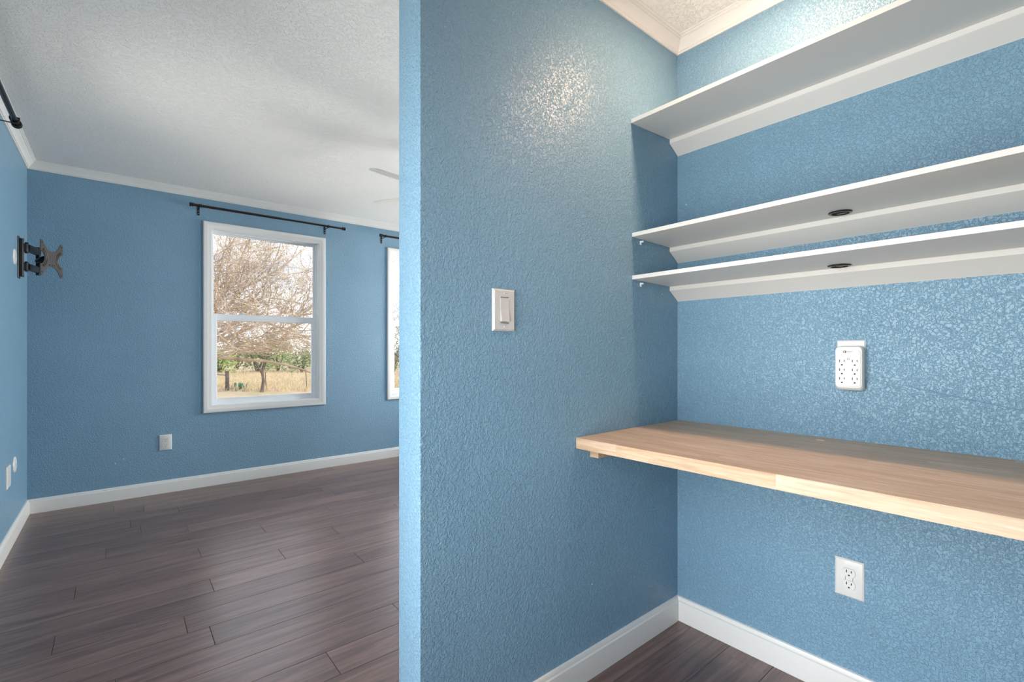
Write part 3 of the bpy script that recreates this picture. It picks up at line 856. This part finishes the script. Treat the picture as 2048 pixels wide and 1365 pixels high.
def make_tree(name, label, base, seed, limbs, spec, bark_mat, leaf_mat, nleaf, lsize, trunk_h, trunk_r, group=None, zmin=-1.0):
    rng = random.Random(seed)
    t = thing(name, label, 'tree', base, (0, 0, 0), group)
    out = [[] for _ in spec['seg']]
    tp = [Vector((0, 0, -.15)), Vector((.08, .03, trunk_h * .5)), Vector((.02, 0, trunk_h))]
    bm = BM(); tube(bm, tp, [trunk_r * 1.25, trunk_r, trunk_r * .8], 10); part('trunk', bm, bark_mat, t)
    for az, el, ln, r in limbs:
        d = Vector((math.cos(R(az)) * math.cos(R(el)), math.sin(R(az)) * math.cos(R(el)), math.sin(R(el))))
        grow(rng, tp[-1] - Vector((0, 0, .1)), d, ln, r, 0, out, spec)
    for pts, rs_ in out[0]:
        bm = BM(); tube(bm, pts, rs_, 7); part('limb', bm, bark_mat, t)
    bm = BM()
    for lv in range(1, len(out)):
        for pts, rs_ in out[lv]:
            if min(p.z for p in pts) < zmin:
                continue
            tube(bm, pts, rs_, 5 if lv == 1 else 3, False)
    o = part('twigs', bm, bark_mat, t, smooth=False); o['kind'] = 'stuff'
    if nleaf:
        tips = [p for pts, _ in out[-1] for p in pts[1:] if p.z > zmin]
        bm = BM(); leaf_quads(bm, rng, tips, lsize, nleaf)
        o = part('leaves', bm, leaf_mat, t, smooth=False); o['kind'] = 'stuff'
    return t
big = dict(seg=[9, 7, 5, 4], wob=[.16, .22, .26, .30], lift=[.005, -.02, 0, .01], kids=[18, 11, 8], **{'from': [.22, .15, .12]}, len=[(.35, .55), (.40, .62), (.38, .62)], rmin=.0034)
LB = [(az, el, ln, .052) for az, el, ln in ((-80, 18, 4.6), (-55, 14, 4.8), (-38, 24, 4.8), (-20, 13, 4.6), (-12, 34, 4.8), (-60, 42, 4.4), (-100, 35, 4.4), (10, 20, 4.6), (60, 25, 4.2), (120, 20, 4.0), (170, 25, 4.2), (215, 20, 4.2), (240, 40, 4.2), (-30, 62, 4.2), (90, 65, 4.0))]
make_tree('sprawling_tree', 'large sprawling bare tree with pale tan twigs just outside the window', at(335, 11.2), 5, LB, big, 'branch_tan', 'leaf_yellow', 9000, .020, 1.5, .20, None, 1.58)
mid = dict(seg=[6, 5, 4], wob=[.18, .24, .28], lift=[.02, .03, .02], kids=[9, 7], **{'from': [.35, .2]}, len=[(.4, .6), (.4, .6)], rmin=.006)
make_tree('small_tree', 'small crooked tree with a thin olive crown beyond the fence line', at(523, 19.5), 11, [(20, 50, 1.5, .05), (160, 45, 1.5, .05), (270, 55, 1.4, .045), (90, 60, 1.4, .045)], mid, 'branch_dark', 'leaf_olive', 2600, .035, .85, .06)
make_tree('dark_tree', 'dark bare tree seen through the partly hidden window', at(812, 22.0), 17, [(200, 25, 2.6, .06), (150, 40, 2.6, .06), (260, 40, 2.4, .05), (20, 40, 2.4, .06), (80, 55, 2.2, .05)], mid, 'branch_dark', 'leaf_olive', 700, .03, 1.1, .08)
# brush along the far edge of the pasture
rb = random.Random(3)
def make_shrub(base, w, h, leaf, label, n=1800, group='brush beyond the pasture'):
    t = thing('shrub', label, 'shrub', base, (0, 0, 0), group)
    bm = BM()
    stems = []
    for k in range(7):
        a = rb.uniform(0, 6.28); e = Vector((math.cos(a) * w * rb.uniform(.12, .38), math.sin(a) * w * rb.uniform(.12, .38), h * rb.uniform(.6, .9)))
        pts = [Vector((0, 0, -.1)), e * .45 + Vector((rb.gauss(0, .08), rb.gauss(0, .08), 0)), e]
        tube(bm, pts, [.05, .03, .012], 5, False); stems += [pts[1].lerp(pts[2], f) for f in (.3, .6, 1)]
    part('stems', bm, 'branch_dark', t, smooth=False)
    blobs = []
    for _ in range(70):
        r = rb.random() ** .5 * .42 * w; a = rb.uniform(0, 6.28)
        blobs.append(Vector((r * math.cos(a), r * math.sin(a), h * (.10 + .80 * rb.random() * (1 - (r / w) ** 2 * 2.2)))))
    bm = BM(); leaf_quads(bm, rb, stems + blobs, .075, n)
    o = part('foliage', bm, leaf, t, smooth=False); o['kind'] = 'stuff'
for px, dp, w, h, lf, lab in (
        (438, 33, 2.4, 2.0, 'leaf_green', 'yellow-green shrub behind the wooden fence post'),
        (474, 40, 3.4, 3.1, 'leaf_tan', 'tall tan shrub behind the prickly pear clump'),
        (514, 34.5, 2.5, 2.5, 'leaf_olive', 'dark olive shrub right behind the crooked small tree'),
        (556, 37, 2.6, 3.0, 'leaf_green', 'yellow-green shrub showing beside the small tree crown'),
        (580, 42, 4.2, 3.2, 'leaf_tan', 'broad tan shrub at the back of the brush line'),
        (604, 35, 3.4, 2.2, 'leaf_olive', 'low olive shrub behind the steel stake standing alone'),
        (650, 40, 4.6, 3.2, 'leaf_tan', 'tan shrub hidden behind the wall between the windows'),
        (725, 36, 4.2, 3.0, 'leaf_olive', 'olive shrub standing in line with the space between windows'),
        (786, 34, 3.6, 2.8, 'leaf_olive', 'olive shrub seen through the partly hidden window'),
        (845, 38, 4.2, 3.4, 'leaf_green', 'yellow-green shrub masked by the partition wall end'),
        (385, 44, 4.0, 3.4, 'leaf_olive', 'olive shrub in line with the fence rail end')):
    make_shrub(at(px, dp), w, h, lf, lab)
# fence: a wooden post with a rail, thin steel posts
t = thing('fence_post', 'weathered wooden fence post with a cross rail', 'fence post', at(454, 20.3))
bm = BM(); tube(bm, [(0, 0, -.2), (.01, 0, .4), (0, .01, .80)], [.085, .075, .07], 10); part('post', bm, 'post_wood', t)
bm = BM(); e = (at(405, 20.6) - at(454, 20.3)); e.z = 0
tube(bm, [(0, 0, .62), tuple(e * .5 + Vector((0, 0, .63))), tuple(e + Vector((0, 0, .61)))], .022, 6); part('rail', bm, 'post_wood', t)
for px, dp, h, lab in ((533, 20.2, .75, 'thin rusty steel fence stake leaning beside the crooked small tree'), (614, 20.0, .80, 'thin rusty steel fence stake standing alone in dry grass')):
    b0 = at(px, dp)
    bm = BM(); tube(bm, [b0 + Vector((0, 0, -.15)), b0 + Vector((-.05, 0, h))], .017, 6)
    tag(obj('fence_stake', finish('fence_stake', bm, 'post_wood')), lab, 'fence stake')
t = thing('prickly_pear', 'low green prickly pear clump beside the fence post', 'cactus', at(482, 20.6))
for k in range(11):
    a = rb.uniform(0, 6.28); c = Vector((math.cos(a) * rb.uniform(.03, .26), math.sin(a) * rb.uniform(.03, .26), rb.uniform(.05, .20)))
    bm = BM()
    bmesh.ops.create_icosphere(bm, subdivisions=2, radius=1.0)
    M = Matrix.Translation(c) @ Matrix.Rotation(rb.uniform(0, 3.1), 4, 'Z') @ Matrix.Rotation(rb.gauss(0, .4), 4, 'Y') @ Matrix.Diagonal((.07, .02, .10, 1))
    bmesh.ops.transform(bm, matrix=M, verts=bm.verts[:])
    part('pad', bm, 'cactus', t)
# dry grass over the pasture
bm = BM(); rg = random.Random(9)
for _ in range(5200):
    b0 = at(rg.uniform(330, 900), rg.uniform(19.6, 36)); b0.z = GZ - .02
    for _ in range(3):
        h = rg.uniform(.08, .30); l = Vector((rg.gauss(0, .07), rg.gauss(0, .07), h)); s = Vector((rg.gauss(0, .03), rg.gauss(0, .03), 0))
        bm.faces.new([bm.verts.new(b0 + s - Vector((.012, .006, 0))), bm.verts.new(b0 + s + Vector((.012, .006, 0))), bm.verts.new(b0 + s + l)])
tag(obj('dry_grass', finish('dry_grass', bm, 'grass_dry', False)), 'dry straw-coloured grass across the pasture', 'grass', None, 'stuff')
